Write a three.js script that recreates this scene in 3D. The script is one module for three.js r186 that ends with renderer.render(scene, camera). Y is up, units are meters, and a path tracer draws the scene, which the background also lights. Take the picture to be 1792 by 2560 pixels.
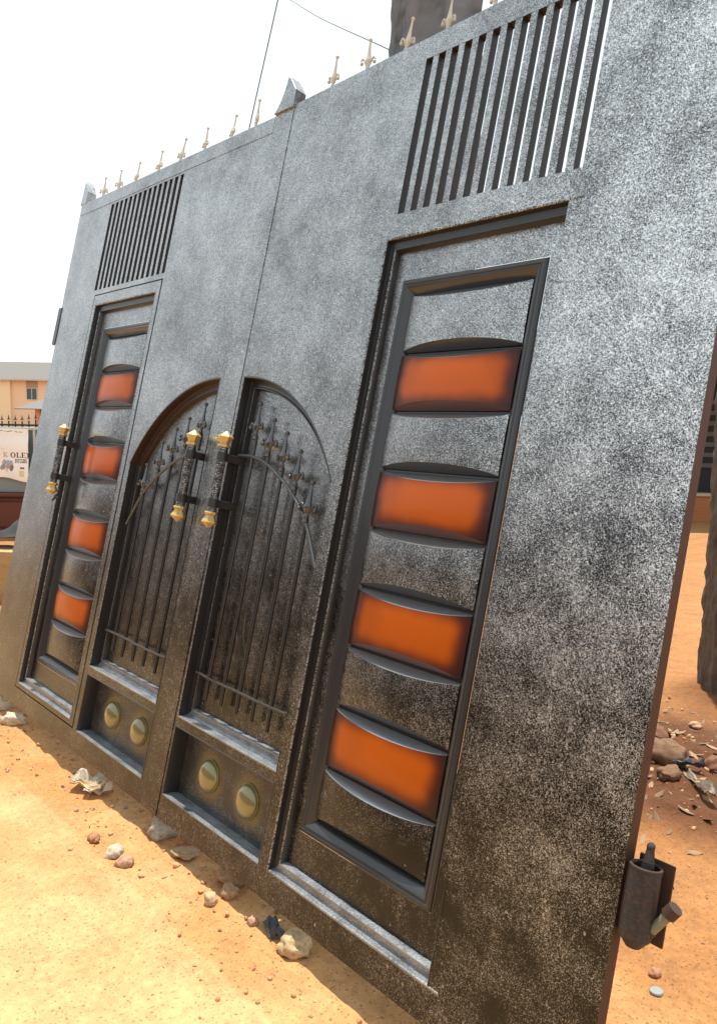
import * as THREE from 'three';
import { mergeGeometries, toCreasedNormals } from 'three/addons/utils/BufferGeometryUtils.js';
import { RoundedBoxGeometry } from 'three/addons/geometries/RoundedBoxGeometry.js';

// ------------------------------------------------------------------ camera, sky, sun, exposure
const scene = new THREE.Scene();
const camera = new THREE.PerspectiveCamera(65.24, 1792 / 2560, 0.05, 600);
{
  const X = new THREE.Vector3(0.66664049, 0.01788147, -0.74516489), Y = new THREE.Vector3(-0.09544568, 0.99353016, -0.06154634), Z = new THREE.Vector3(0.73924325, 0.11215205, 0.66403414);
  camera.quaternion.setFromRotationMatrix(new THREE.Matrix4().makeBasis(X, Y, Z));
  camera.position.set(2.494, 1.4675, 1.2608);
}
const renderer = new THREE.WebGLRenderer({ antialias: true });
renderer.toneMapping = THREE.LinearToneMapping;
renderer.toneMappingExposure = 1.4;
renderer.shadowMap.enabled = true;

const SUN = new THREE.Vector3(-0.13, 0.975, -0.155).normalize();
const sun = new THREE.DirectionalLight(new THREE.Color(1, 0.95, 0.86), 4.8);
sun.position.copy(SUN).multiplyScalar(40);
sun.castShadow = true;
sun.shadow.mapSize.set(4096, 4096);
Object.assign(sun.shadow.camera, { left: -12, right: 12, top: 12, bottom: -12, near: 1, far: 90 });
sun.shadow.radius = 1.5;
scene.add(sun, sun.target);
{
  const W = 256, H = 128, d = new Float32Array(W * H * 4), v = new THREE.Vector3();
  for (let j = 0; j < H; j++) for (let i = 0; i < W; i++) {
    const el = ((j + 0.5) / H - 0.5) * Math.PI, az = ((i + 0.5) / W - 0.5) * 2 * Math.PI;
    v.set(Math.cos(el) * Math.cos(az), Math.sin(el), Math.cos(el) * Math.sin(az));
    const e = Math.max(0, Math.sin(el)), hz = Math.exp(-e * 2.2), gl = Math.exp((v.dot(SUN) - 1) * 9);
    const L = 0.68 + 0.34 * hz + 0.42 * gl;
    const k = (j * W + i) * 4;
    d[k] = L * (0.835 + 0.145 * hz); d[k + 1] = L * (0.985 + 0.015 * hz); d[k + 2] = L * (1.07 - 0.05 * hz); d[k + 3] = 1;
  }
  const t = new THREE.DataTexture(d, W, H, THREE.RGBAFormat, THREE.FloatType);
  t.mapping = THREE.EquirectangularReflectionMapping; t.magFilter = THREE.LinearFilter; t.minFilter = THREE.LinearFilter; t.wrapS = THREE.RepeatWrapping; t.needsUpdate = true;
  scene.background = t; scene.environment = t;
}

// ------------------------------------------------------------------ helpers
let seed = 20417;
const rnd = () => { seed = (seed * 1664525 + 1013904223) >>> 0; return seed / 4294967296; };
const rr = (a, b) => a + (b - a) * rnd();
const P = new Uint8Array(512);
{ const p = [...Array(256).keys()]; for (let i = 255; i > 0; i--) { const j = Math.floor(rnd() * (i + 1)); [p[i], p[j]] = [p[j], p[i]]; } for (let i = 0; i < 512; i++) P[i] = p[i & 255]; }
const GX = new Float32Array(256), GY = new Float32Array(256);
for (let i = 0; i < 256; i++) { const a = rnd() * Math.PI * 2; GX[i] = Math.cos(a) * 1.45; GY[i] = Math.sin(a) * 1.45; }
function pn(x, y, w = 256) {            // gradient noise, about -1..1, w = period
  let xi = Math.floor(x), yi = Math.floor(y); const xf = x - xi, yf = y - yi;
  const wr = (n) => ((n % w) + w) % w & 255;
  const x0 = wr(xi), x1 = wr(xi + 1), y0 = wr(yi), y1 = wr(yi + 1);
  const u = xf * xf * xf * (xf * (xf * 6 - 15) + 10), v = yf * yf * yf * (yf * (yf * 6 - 15) + 10);
  const a = P[P[x0] + y0], b = P[P[x1] + y0], c = P[P[x0] + y1], d = P[P[x1] + y1];
  const n0 = GX[a] * xf + GY[a] * yf, n1 = GX[b] * (xf - 1) + GY[b] * yf, n2 = GX[c] * xf + GY[c] * (yf - 1), n3 = GX[d] * (xf - 1) + GY[d] * (yf - 1);
  return n0 + u * (n1 - n0) + v * (n2 - n0 + u * (n0 - n1 - n2 + n3));
}
const fbm = (x, y, o = 4, w = 256) => { let s = 0, a = 0.5, n = 0; for (let i = 0; i < o; i++) { s += a * pn(x, y, w); n += a; x *= 2; y *= 2; w *= 2; a *= 0.5; } return s / n; };
const sst = (a, b, x) => { x = Math.min(1, Math.max(0, (x - a) / (b - a))); return x * x * (3 - 2 * x); };
const mix = (a, b, t) => a + (b - a) * t;
const toS = (c) => Math.round(255 * (c <= 0.0031308 ? 12.92 * c : 1.055 * Math.pow(c, 1 / 2.4) - 0.055));

const used = {};
function numbered(n) { if (!(n in used)) { used[n] = 0; return n; } used[n]++; return n + '_' + String(used[n]).padStart(3, '0'); }
function mesh(name, geo, mat, parent = scene) {
  const m = new THREE.Mesh(geo, mat); m.name = numbered(name); m.castShadow = m.receiveShadow = true; parent.add(m); return m;
}
function thing(name, label, category, pos = [0, 0, 0], turn = 0, group) {
  const g = new THREE.Group(); g.name = numbered(name); g.position.set(...pos); g.rotation.y = turn; scene.add(g);
  g.userData = { label, category }; if (group) g.userData.group = group; return g;
}
const tag = (o, label, category, group) => { Object.assign(o.userData, { label, category }); if (group) o.userData.group = group; return o; };
function dataTex(w, h, fn, srgb, rep = true) {
  const a = new Uint8Array(w * h * 4), o = [0, 0, 0];
  for (let j = 0; j < h; j++) for (let i = 0; i < w; i++) { fn(i, j, o); const k = (j * w + i) * 4; a[k] = o[0]; a[k + 1] = o[1]; a[k + 2] = o[2]; a[k + 3] = 255; }
  return finishTex(a, w, h, srgb, rep);
}
function finishTex(a, w, h, srgb, rep) {
  const t = new THREE.DataTexture(a, w, h, THREE.RGBAFormat, THREE.UnsignedByteType);
  t.magFilter = THREE.LinearFilter; t.minFilter = THREE.LinearMipmapLinearFilter; t.generateMipmaps = true; t.anisotropy = 8;
  if (rep) t.wrapS = t.wrapT = THREE.RepeatWrapping;
  if (srgb) t.colorSpace = THREE.SRGBColorSpace; t.needsUpdate = true; return t;
}
const std = (o) => new THREE.MeshStandardMaterial({ side: THREE.DoubleSide, ...o });
const phy = (o) => new THREE.MeshPhysicalMaterial({ side: THREE.DoubleSide, ...o });
const lin = (r, g, b) => new THREE.Color().setRGB(r, g, b);

function planar(geo) {                  // uv in metres, laid along whichever way the face looks
  const p = geo.attributes.position, n = geo.attributes.normal, uv = new Float32Array(p.count * 2);
  for (let i = 0; i < p.count; i++) {
    const x = p.getX(i), y = p.getY(i), z = p.getZ(i), ax = n ? Math.abs(n.getX(i)) : 0, ay = n ? Math.abs(n.getY(i)) : 0, az = n ? Math.abs(n.getZ(i)) : 1;
    if (ax > ay && ax > az) { uv[2 * i] = x + z; uv[2 * i + 1] = y; } else if (ay > az) { uv[2 * i] = x; uv[2 * i + 1] = y + z; } else { uv[2 * i] = x; uv[2 * i + 1] = y; }
  }
  geo.setAttribute('uv', new THREE.BufferAttribute(uv, 2)); return geo;
}
function mirror(geo) {                  // x -> -x with the winding kept right
  const g = geo.index ? geo.toNonIndexed() : geo.clone(); const keep = geo.userData.keepUV; g.applyMatrix4(new THREE.Matrix4().makeScale(-1, 1, 1));
  for (const k of Object.keys(g.attributes)) {
    const a = g.attributes[k], n = a.itemSize;
    for (let t = 0; t < a.count; t += 3) for (let c = 0; c < n; c++) { const i1 = (t + 1) * n + c, i2 = (t + 2) * n + c, s = a.array[i1]; a.array[i1] = a.array[i2]; a.array[i2] = s; }
  }
  return keep ? g : planar(g);
}
function clean(list) { return mergeGeometries(list.map((g) => { const h = g.index ? g.toNonIndexed() : g.clone(); for (const k of Object.keys(h.attributes)) if (!['position', 'normal', 'uv'].includes(k)) h.deleteAttribute(k); if (!h.attributes.uv) planar(h); return h; })); }
function box(x0, x1, y0, y1, z0, z1, r = 0) {
  const g = r ? new RoundedBoxGeometry(x1 - x0, y1 - y0, z1 - z0, 1, r) : new THREE.BoxGeometry(x1 - x0, y1 - y0, z1 - z0);
  g.translate((x0 + x1) / 2, (y0 + y1) / 2, (z0 + z1) / 2); return g;
}
function tube(pts, r, seg = 24, rs = 8, closed = false) {
  return new THREE.TubeGeometry(new THREE.CatmullRomCurve3(pts.map((p) => new THREE.Vector3(...p)), closed, 'catmullrom', 0.5), seg, r, rs, closed);
}
function rod(a, b, r, rs = 8) {
  const A = new THREE.Vector3(...a), B = new THREE.Vector3(...b), d = B.clone().sub(A), g = new THREE.CylinderGeometry(r, r, d.length(), rs);
  g.applyQuaternion(new THREE.Quaternion().setFromUnitVectors(new THREE.Vector3(0, 1, 0), d.normalize())); g.translate(...A.add(B).multiplyScalar(0.5).toArray()); return g;
}
function offsetPath(pts, d) {           // closed counter-clockwise outline moved inwards by d
  const n = pts.length, out = [];
  for (let i = 0; i < n; i++) {
    const a = pts[(i + n - 1) % n], b = pts[i], c = pts[(i + 1) % n];
    let d1 = [b[0] - a[0], b[1] - a[1]], d2 = [c[0] - b[0], c[1] - b[1]]; const l1 = Math.hypot(...d1), l2 = Math.hypot(...d2);
    const n1 = [-d1[1] / l1, d1[0] / l1], n2 = [-d2[1] / l2, d2[0] / l2], k = 1 + n1[0] * n2[0] + n1[1] * n2[1];
    out.push([b[0] + d * (n1[0] + n2[0]) / k, b[1] + d * (n1[1] + n2[1]) / k]);
  }
  return out;
}
function sweep(pts, profile, crease = 0.45, edges = null) {   // closed outline, profile of [inward distance, height]
  const rings = profile.map(([d, w]) => offsetPath(pts, d).map((p) => [p[0], p[1], w])), pos = [], n = pts.length;
  for (let k = 0; k + 1 < rings.length; k++) for (let i = 0; i < n; i++) {
    if (edges && !edges.includes(i)) continue;
    const a = rings[k][i], b = rings[k][(i + 1) % n], c = rings[k + 1][(i + 1) % n], e = rings[k + 1][i];
    pos.push(...a, ...b, ...c, ...a, ...c, ...e);
  }
  const g = new THREE.BufferGeometry(); g.setAttribute('position', new THREE.Float32BufferAttribute(pos, 3)); g.computeVertexNormals();
  return planar(toCreasedNormals(g, crease));
}
function plate(pts, holes, w) {
  const s = new THREE.Shape(pts.map((p) => new THREE.Vector2(...p)));
  for (const h of holes) s.holes.push(new THREE.Path(h.map((p) => new THREE.Vector2(...p))));
  const g = new THREE.ShapeGeometry(s); g.translate(0, 0, w); return planar(g);
}
const rect = (x0, x1, y0, y1) => [[x0, y0], [x1, y0], [x1, y1], [x0, y1]];

// ------------------------------------------------------------------ materials
// black paint on leather-grained sheet, dry-brushed with silver: one set of maps for each leaf
function grainSet(x0, x1, y0, y1, W, H, ox) {
  const col = new Uint8Array(W * H * 4), rm = new Uint8Array(W * H * 4), bp = new Uint8Array(W * H * 4);
  for (let j = 0; j < H; j++) for (let i = 0; i < W; i++) {
    const u = x0 + (x1 - x0) * i / W + ox, v = y0 + (y1 - y0) * j / H, k = (j * W + i) * 4;
    const big = fbm(u * 2.1 + 7, v * 2.1 + 3, 3), mid = fbm(u * 9 + 31, v * 9, 3), fine = pn(u * 42 + 3, v * 42 + 9);
    const wx = pn(u * 60, v * 60) * 0.5 + mid * 0.6, wy = pn(u * 60 + 40, v * 60 + 13) * 0.5;
    // worm-like ridges, 4 to 6 mm apart, with a grain that swings in direction
    const a = big * 3 + mid * 1.2, ca = Math.cos(a), sa = Math.sin(a), x = u * 150, y = v * 150;
    const rx = (ca * x - sa * y) * 0.75 + wx, ry = (sa * x + ca * y) * 1.2 + wy;
    const n1 = pn(rx, ry), n2 = pn(rx * 2.1 + 17, ry * 2.1 + 5);
    const ridge = 1 - Math.min(1, Math.abs(n1 + 0.3 * n2) * 2.0);
    const near = sst(0.85, 1.6, u) * (ox ? 0 : 1);
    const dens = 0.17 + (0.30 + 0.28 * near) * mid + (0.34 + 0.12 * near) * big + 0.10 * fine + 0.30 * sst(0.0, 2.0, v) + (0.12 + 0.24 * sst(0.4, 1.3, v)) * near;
    let f = sst(0.92 - 0.62 * dens, 1.04 - 0.56 * dens, ridge);
    f *= 0.72 + 0.28 * sst(-0.35, 0.3, pn(u * 95 + 51, v * 95));
    const scr = sst(0.93, 0.97, 1 - Math.abs(pn(u * 5 + v * 1.2 + 80, v * 2.2 - u + 14)) * 14) * sst(0.35, 0.6, pn(u * 2 + 9, v * 2 + 70)) * 0.35;
    const speck = sst(0.72, 0.8, pn(u * 70 + 5, v * 70 + 88)) * 0.5;
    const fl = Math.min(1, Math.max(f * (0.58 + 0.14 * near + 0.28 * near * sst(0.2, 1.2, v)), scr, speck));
    const bm = 0.86 + 0.42 * big + 0.34 * mid + 0.14 * fine, b0 = (0.024 + 0.30 * sst(0.25, 2.4, v)) * (1 - 0.5 * near) * Math.max(0.3, bm), dk = 1 - 0.6 * sst(0.5, 0.05, ridge), fa = 0.56 + 0.28 * sst(0.1, 1.0, v), bounceTint = 0.03 * sst(1.5, 0.0, v), tr = 1 + bounceTint, tg = 1 - 0.35 * bounceTint, tb = 1 - 0.3 * bounceTint;  // sky reflection above, warm ground reflection below, painted into base and fleck colours
    col[k] = toS(mix(b0 * dk, fa * 0.97, fl) * tr); col[k + 1] = toS(mix(b0 * dk, fa, fl) * tg); col[k + 2] = toS(mix(b0 * dk, fa * 1.02, fl) * tb); col[k + 3] = 255;
    rm[k] = 255; rm[k + 1] = Math.round(255 * (mix(0.33, 0.36, fl) + 0.04 * fine + 0.05 * mid)); rm[k + 2] = Math.round(255 * mix(0.8, 0.72, fl)); rm[k + 3] = 255;
    const h = 0.25 + 0.5 * ridge + 0.12 * n2 + 0.1 * fine; const hb = Math.max(0, Math.min(255, Math.round(255 * h))); bp[k] = bp[k + 1] = bp[k + 2] = hb; bp[k + 3] = 255;
  }
  const set = [finishTex(col, W, H, true, false), finishTex(rm, W, H, false, false), finishTex(bp, W, H, false, false)];
  for (const t of set) { t.repeat.set(1 / (x1 - x0), 1 / (y1 - y0)); t.offset.set(-x0 / (x1 - x0), -y0 / (y1 - y0)); }
  return phy({ map: set[0], roughnessMap: set[1], metalnessMap: set[1], bumpMap: set[2], bumpScale: 0.0009, roughness: 1, metalness: 1, clearcoat: 0.5, clearcoatRoughness: 0.2 });
}
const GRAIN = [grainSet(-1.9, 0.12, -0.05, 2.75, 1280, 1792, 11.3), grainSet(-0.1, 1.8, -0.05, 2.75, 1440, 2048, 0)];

// plain black paint for mouldings, with sparse silver
const blackPaint = (() => {
  const N = 512, c = dataTex(N, N, (i, j, o) => {
    const f = sst(0.42, 0.75, fbm(i / 7, j / 7, 2, 73)) * sst(0.0, 0.5, fbm(i / 64 + 9, j / 64, 3, 8)) * 0.5;
    o[0] = toS(mix(0.017, 0.5, f)); o[1] = toS(mix(0.016, 0.5, f)); o[2] = toS(mix(0.016, 0.5, f));
  }, true), b = dataTex(N, N, (i, j, o) => { o[0] = o[1] = o[2] = 128 + 100 * fbm(i / 6, j / 6, 3, 85); });
  for (const t of [c, b]) t.repeat.set(2, 2);
  return phy({ map: c, bumpMap: b, bumpScale: 0.0006, roughness: 0.36, metalness: 0.0, clearcoat: 0.3, clearcoatRoughness: 0.22 });
})();
const ledgeM = (() => {
  const N = 512, c = dataTex(N, N, (i, j, o) => {
    const f = 0.10 + 0.42 * sst(-0.5, 0.5, fbm(i / 6, j / 6, 3, 85) * 0.55 + fbm(i / 64 + 9, j / 32, 2, 16) * 0.35);
    o[0] = toS(mix(0.02, 0.66, f)); o[1] = toS(mix(0.02, 0.69, f)); o[2] = toS(mix(0.022, 0.72, f));
  }, true), b = dataTex(N, N, (i, j, o) => { o[0] = o[1] = o[2] = 128 + 100 * fbm(i / 6, j / 6, 3, 85); });
  for (const t of [c, b]) t.repeat.set(2, 2);
  return phy({ map: c, bumpMap: b, bumpScale: 0.0004, roughness: 0.32, metalness: 0.35, clearcoat: 0.4, clearcoatRoughness: 0.2 });
})();
const edgeM = (() => {
  const N = 256, c = dataTex(N, N, (i, j, o) => { const f = sst(-0.05, 0.4, fbm(i / 3, j / 3, 2, 85) + 0.15 + 0.25 * fbm(i / 16, j / 16, 2, 16)) * 0.7; o[0] = toS(mix(0.022, 0.6, f)); o[1] = toS(mix(0.022, 0.61, f)); o[2] = toS(mix(0.023, 0.62, f)); }, true); c.repeat.set(3, 3);
  return phy({ map: c, roughness: 0.36, metalness: 0.6 });
})();
const satin = (() => {
  const b = dataTex(256, 256, (i, j, o) => { o[0] = o[1] = o[2] = 128 + 90 * fbm(i / 16, j / 16, 4, 16); }); b.repeat.set(5, 5);
  return phy({ color: lin(0.034, 0.035, 0.039), metalness: 0.3, roughness: 0.34, bumpMap: b, bumpScale: 0.0004, clearcoat: 0.4, clearcoatRoughness: 0.14 });
})();
const sheenBevel = phy({ color: lin(0.20, 0.21, 0.225), metalness: 0.5, roughness: 0.34, clearcoat: 0.8, clearcoatRoughness: 0.12, bumpMap: satin.bumpMap, bumpScale: 0.0002 });  // paler copy of satin, sky sheen painted in for the upward bevels
function orangePaint(k) {
  const t = dataTex(256, 128, (i, j, o) => {
    const x = i / 255, y = j / 127, n = fbm(i / 60 + k * 9, j / 60, 2) * 0.035, g = 1 + 0.04 * (rnd() - 0.5);
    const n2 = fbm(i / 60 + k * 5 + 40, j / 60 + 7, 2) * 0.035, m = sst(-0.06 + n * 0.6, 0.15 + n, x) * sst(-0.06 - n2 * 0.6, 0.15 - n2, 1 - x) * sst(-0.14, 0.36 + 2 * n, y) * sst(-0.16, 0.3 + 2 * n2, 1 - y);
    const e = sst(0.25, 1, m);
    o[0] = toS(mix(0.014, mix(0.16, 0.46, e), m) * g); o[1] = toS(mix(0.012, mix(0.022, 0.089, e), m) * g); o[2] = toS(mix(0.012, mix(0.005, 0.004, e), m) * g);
  }, true, false);
  const b = dataTex(256, 128, (i, j, o) => { o[0] = o[1] = o[2] = 128 + 90 * fbm(i / 9 + k, j / 9, 3); }, false, false);
  return phy({ map: t, roughness: 0.42, specularIntensity: 0.3, bumpMap: b, bumpScale: 0.0003, clearcoat: 0.25, clearcoatRoughness: 0.12 });
}
const ORANGE = [0, 1, 2, 3].map(orangePaint);
const noiseBump = (sc, oct = 4) => dataTex(256, 256, (i, j, o) => { o[0] = o[1] = o[2] = 128 + 110 * fbm(i / sc, j / sc, oct, 256 / sc); });
const BUMP = noiseBump(16), BUMPF = noiseBump(4, 2);
const gold = std({ color: lin(0.58, 0.41, 0.16), metalness: 0.55, roughness: 0.46, bumpMap: BUMPF, bumpScale: 0.0004 });
const paleGold = std({ color: lin(0.6, 0.55, 0.45), metalness: 0.05, roughness: 0.5, bumpMap: BUMPF, bumpScale: 0.0008 });
const bossPaint = phy({ color: lin(0.25, 0.215, 0.085), metalness: 0.25, roughness: 0.28, clearcoat: 1, clearcoatRoughness: 0.1 });
const silverBrushed = phy({ color: lin(0.06, 0.06, 0.065), metalness: 0.6, roughness: 0.22, clearcoat: 1, clearcoatRoughness: 0.12, bumpMap: BUMPF, bumpScale: 0.0008 });
const ironBlack = phy({ color: lin(0.03, 0.029, 0.03), metalness: 0.25, roughness: 0.4, bumpMap: BUMPF, bumpScale: 0.0006, clearcoat: 0.3, clearcoatRoughness: 0.25 });
const barBlack = phy({ color: lin(0.014, 0.014, 0.015), roughness: 0.3, bumpMap: BUMPF, bumpScale: 0.0006, clearcoat: 0.8, clearcoatRoughness: 0.15 });
const bowM = phy({ color: lin(0.13, 0.13, 0.132), metalness: 0.7, roughness: 0.35, bumpMap: BUMPF, bumpScale: 0.0008 });
const primer = (() => {
  const c = dataTex(256, 512, (i, j, o) => { const f = fbm(i / 32, j / 32, 4, 8), d = sst(0.35, 0.6, fbm(i / 9 + 4, j / 22 + 3, 3)) * 0.6, g = 1 + 0.35 * f; o[0] = toS(mix(0.05 * g, 0.022, d)); o[1] = toS(mix(0.0155 * g, 0.015, d)); o[2] = toS(mix(0.010 * g, 0.013, d)); }, true); c.repeat.set(4, 2);
  return std({ map: c, roughness: 0.62, bumpMap: BUMPF, bumpScale: 0.0008 });
})();

// ------------------------------------------------------------------ ground
const LEAN = THREE.MathUtils.degToRad(13), Y0 = 0.09;
function groundH(x, z) {
  const near = Math.exp(-(x * x + z * z) / 160);
  let h = 0.018 * fbm(x * 0.9 + 4, z * 0.9, 3) + 0.010 * fbm(x * 4 + 9, z * 4, 3) * (0.4 + 0.6 * sst(-0.2, 0.4, pn(x * 0.7, z * 0.7)));
  const edge = Math.exp(-Math.pow((z - 0.03) / 0.16, 2)) * sst(-2.5, -1, x) ;           // crumbly soil along the foot of the gate
  h += edge * (0.016 * fbm(x * 9, z * 9, 3) + 0.006 * Math.abs(pn(x * 30, z * 30)));
  const pr2 = Math.hypot(x - 0.71, z + 3.16); h += 0.07 * Math.exp(-Math.pow(pr2 / 0.34, 2)) * (0.8 + 0.5 * fbm(x * 8, z * 8, 3));   // soil heaped round the post
  const rub = Math.exp(-(Math.pow((x - 0.95) / 0.55, 2) + Math.pow((z + 2.05) / 0.5, 2)));
  h += rub * (0.05 + 0.05 * fbm(x * 5, z * 5, 3) + 0.02 * Math.abs(pn(x * 14, z * 14)));
  h += 0.009 * fbm(x * 7 + 20, z * 7, 2) * sst(-0.1, 0.5, pn(x * 1.3 + 5, z * 1.3)) + 0.0026 * pn(x * 22, z * 22) + 0.0012 * pn(x * 60, z * 60);
  return h * near;
}
{
  const N = 620, S = 5.2, A = 1.9, pos = [], col = [], uv = [], idx = [];
  const f = (t) => { const s = t * S; return Math.sinh(s) * A * 400 / (Math.sinh(S) * A) ; };
  const m = (i) => { const t = (i / N) * 2 - 1; return Math.abs(t) < 0.8 ? t / 0.8 * 5 : Math.sign(t) * (5 + Math.pow((Math.abs(t) - 0.8) / 0.2, 3) * 395 + (Math.abs(t) - 0.8) / 0.8 * 5); };
  for (let j = 0; j <= N; j++) for (let i = 0; i <= N; i++) {
    const x = m(i) + 0.2, z = m(j) - 0.6; pos.push(x, groundH(x, z), z); uv.push(x / 1.7, z / 1.7);
    const b = fbm(x * 0.55 + 3, z * 0.55 + 8, 3), c = fbm(x * 2.6, z * 2.6 + 5, 3);
    const r = sst(-0.35, 0.45, b * 0.8 + c * 0.5 + 0.30 * Math.exp(-Math.pow((z + 0.05) / 0.35, 2)) + 0.5 * sst(-0.2, -0.9, z) - (x < 1.5 && z > 0.2 ? 0.22 : 0));
    const g = 1 + 0.10 * pn(x * 9, z * 9), paintedShade = 0.45 * Math.exp(-(Math.pow((x - 0.71) / 0.4, 2) + Math.pow((z + 3.1) / 0.4, 2))) + Math.exp(-(Math.pow((x - 1.05) / 0.75, 2) + Math.pow((z + 2.0) / 0.58, 2)));  // shade round the post and rubble, painted into the earth colour
    const bk = (1 - 0.2 * sst(-0.2, -0.9, z)) * (1 - 0.7 * sst(0.1, 0.6, paintedShade));
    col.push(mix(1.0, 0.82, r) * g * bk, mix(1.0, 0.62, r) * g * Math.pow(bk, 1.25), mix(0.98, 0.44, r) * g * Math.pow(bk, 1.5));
  }
  for (let j = 0; j < N; j++) for (let i = 0; i < N; i++) { const a = j * (N + 1) + i, b = a + 1, c = a + N + 1, d = c + 1; idx.push(a, c, b, b, c, d); }
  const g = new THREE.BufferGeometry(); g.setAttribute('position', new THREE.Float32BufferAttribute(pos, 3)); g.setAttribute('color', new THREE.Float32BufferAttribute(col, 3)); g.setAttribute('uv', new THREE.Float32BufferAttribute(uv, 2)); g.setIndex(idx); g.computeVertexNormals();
  const N2 = 1024, p = 1;
  const cm = dataTex(N2, N2, (i, j, o) => {
    const a = fbm(i / 128, j / 128, 5, 8), b = fbm(i / 16 + 40, j / 16, 4, 64), s = sst(0.45, 0.62, pn(i / 5, j / 5 + 7, 204)) * 0.35, l = sst(0.5, 0.65, pn(i / 6 + 3, j / 6 + 70, 170)) * 0.25;
    const k = 1 + 0.2 * a + 0.28 * b - s * 1.2 + l - 0.5 * sst(0.5, 0.62, pn(i / 3.2 + 9, j / 3.2 + 31, 320)) * sst(0, 0.4, pn(i / 40, j / 40, 26));
    o[0] = toS(Math.min(1, 0.50 * k)); o[1] = toS(Math.min(1, 0.308 * k)); o[2] = toS(Math.min(1, 0.145 * k));
  }, true);
  const bm = dataTex(N2, N2, (i, j, o) => { const h = 0.5 + 0.28 * fbm(i / 32, j / 32, 5, 32) + 0.2 * sst(0.4, 0.6, pn(i / 5, j / 5 + 7, 204)) * pn(i / 3, j / 3, 341); o[0] = o[1] = o[2] = Math.max(0, Math.min(255, 255 * h)); });
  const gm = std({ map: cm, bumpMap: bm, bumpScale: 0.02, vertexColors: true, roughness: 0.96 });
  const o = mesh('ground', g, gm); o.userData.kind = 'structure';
}

// ------------------------------------------------------------------ the gate
const fin = (() => {                     // cast spear head: collars, two curled leaves, tapering stem, ball; base at 0, about 0.117 high
  const L = new THREE.LatheGeometry([[0.0, 0], [0.0085, 0], [0.0095, 0.003], [0.0065, 0.006], [0.0055, 0.012], [0.0085, 0.016], [0.009, 0.019], [0.006, 0.022], [0.0062, 0.028], [0.0105, 0.038], [0.0115, 0.044], [0.0085, 0.054], [0.0058, 0.07], [0.0042, 0.088], [0.0036, 0.1], [0.0036, 0.103]].map((p) => new THREE.Vector2(...p)), 10);
  L.scale(1, 1, 0.75);
  const list = [L, new THREE.SphereGeometry(0.0066, 10, 8).translate(0, 0.1075, 0)];
  for (const s of [-1, 1]) {
    list.push(tube([[s * 0.004, 0.026, 0], [s * 0.010, 0.036, 0], [s * 0.016, 0.047, 0.001], [s * 0.022, 0.050, 0.001], [s * 0.026, 0.044, 0.001], [s * 0.025, 0.037, 0.001]], 0.0036, 14, 7));
    list.push(new THREE.SphereGeometry(0.0062, 9, 7).translate(s * 0.0245, 0.036, 0.001));
  }
  const g = clean(list); return g;
})();
const knobGeo = (() => {                 // faceted cap of a pull handle, base at 0, pointing up
  const a = new THREE.LatheGeometry([[0.0, 0], [0.021, 0], [0.0235, 0.004], [0.0215, 0.009], [0.0165, 0.013], [0.0175, 0.017], [0.0285, 0.036], [0.027, 0.039], [0.0, 0.058]].map((p) => new THREE.Vector2(...p)), 6);
  const g = a.toNonIndexed(); g.computeVertexNormals(); g.rotateY(0.35); return g;
})();
const gripGeo = new THREE.CylinderGeometry(0.0165, 0.0165, 0.232, 20);

const R_PANEL = { u0: 0.703, u1: 1.3375, v0: 0.083, v1: 1.97 };
const archPath = (() => {
  const p = [[0.078, 0.355], [0.6585, 0.355], [0.6585, 1.224]], cy = 1.569 - 0.665;
  const a0 = Math.atan2(1.224 - cy, 0.5805);
  for (let i = 1; i <= 26; i++) { const a = a0 + (Math.PI / 2 - a0) * i / 26; p.push([0.078 + 0.665 * Math.cos(a) * (0.5805 / (0.665 * Math.cos(a0))), cy + 0.665 * Math.sin(a)]); }
  return p;
})();
const PR = { // profiles
  panel: [[-0.003, 0.0002], [-0.001, 0.0016], [0.003, 0.0016], [0.005, -0.001], [0.007, -0.017], [0.011, -0.0185], [0.024, -0.0185], [0.027, -0.0145], [0.0305, -0.0145], [0.033, -0.019], [0.036, -0.036]],
  grille: [[-0.003, 0.0002], [-0.001, 0.0012], [0.002, 0.0012], [0.004, -0.001], [0.0055, -0.032], [0.009, -0.034], [0.026, -0.035], [0.029, -0.032], [0.033, -0.032], [0.035, -0.037], [0.037, -0.052]],
  kick: [[-0.002, 0], [0, 0.0015], [0.003, 0.001], [0.0045, -0.004], [0.0055, -0.058]],
  slot: [[0, 0], [0.0005, -0.028]],
  plain: [[-0.003, 0.0002], [-0.001, 0.0012], [0.001, 0.0005], [0.002, -0.003], [0.003, -0.0362]],
  bead: [[0, -0.036], [0.003, -0.030], [0.008, -0.0265], [0.013, -0.0275], [0.016, -0.031], [0.018, -0.031], [0.021, -0.0275], [0.024, -0.0285], [0.044, -0.046], [0.048, -0.0555]],
};
const rot13 = new THREE.Euler(-LEAN, 0, 0);

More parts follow.
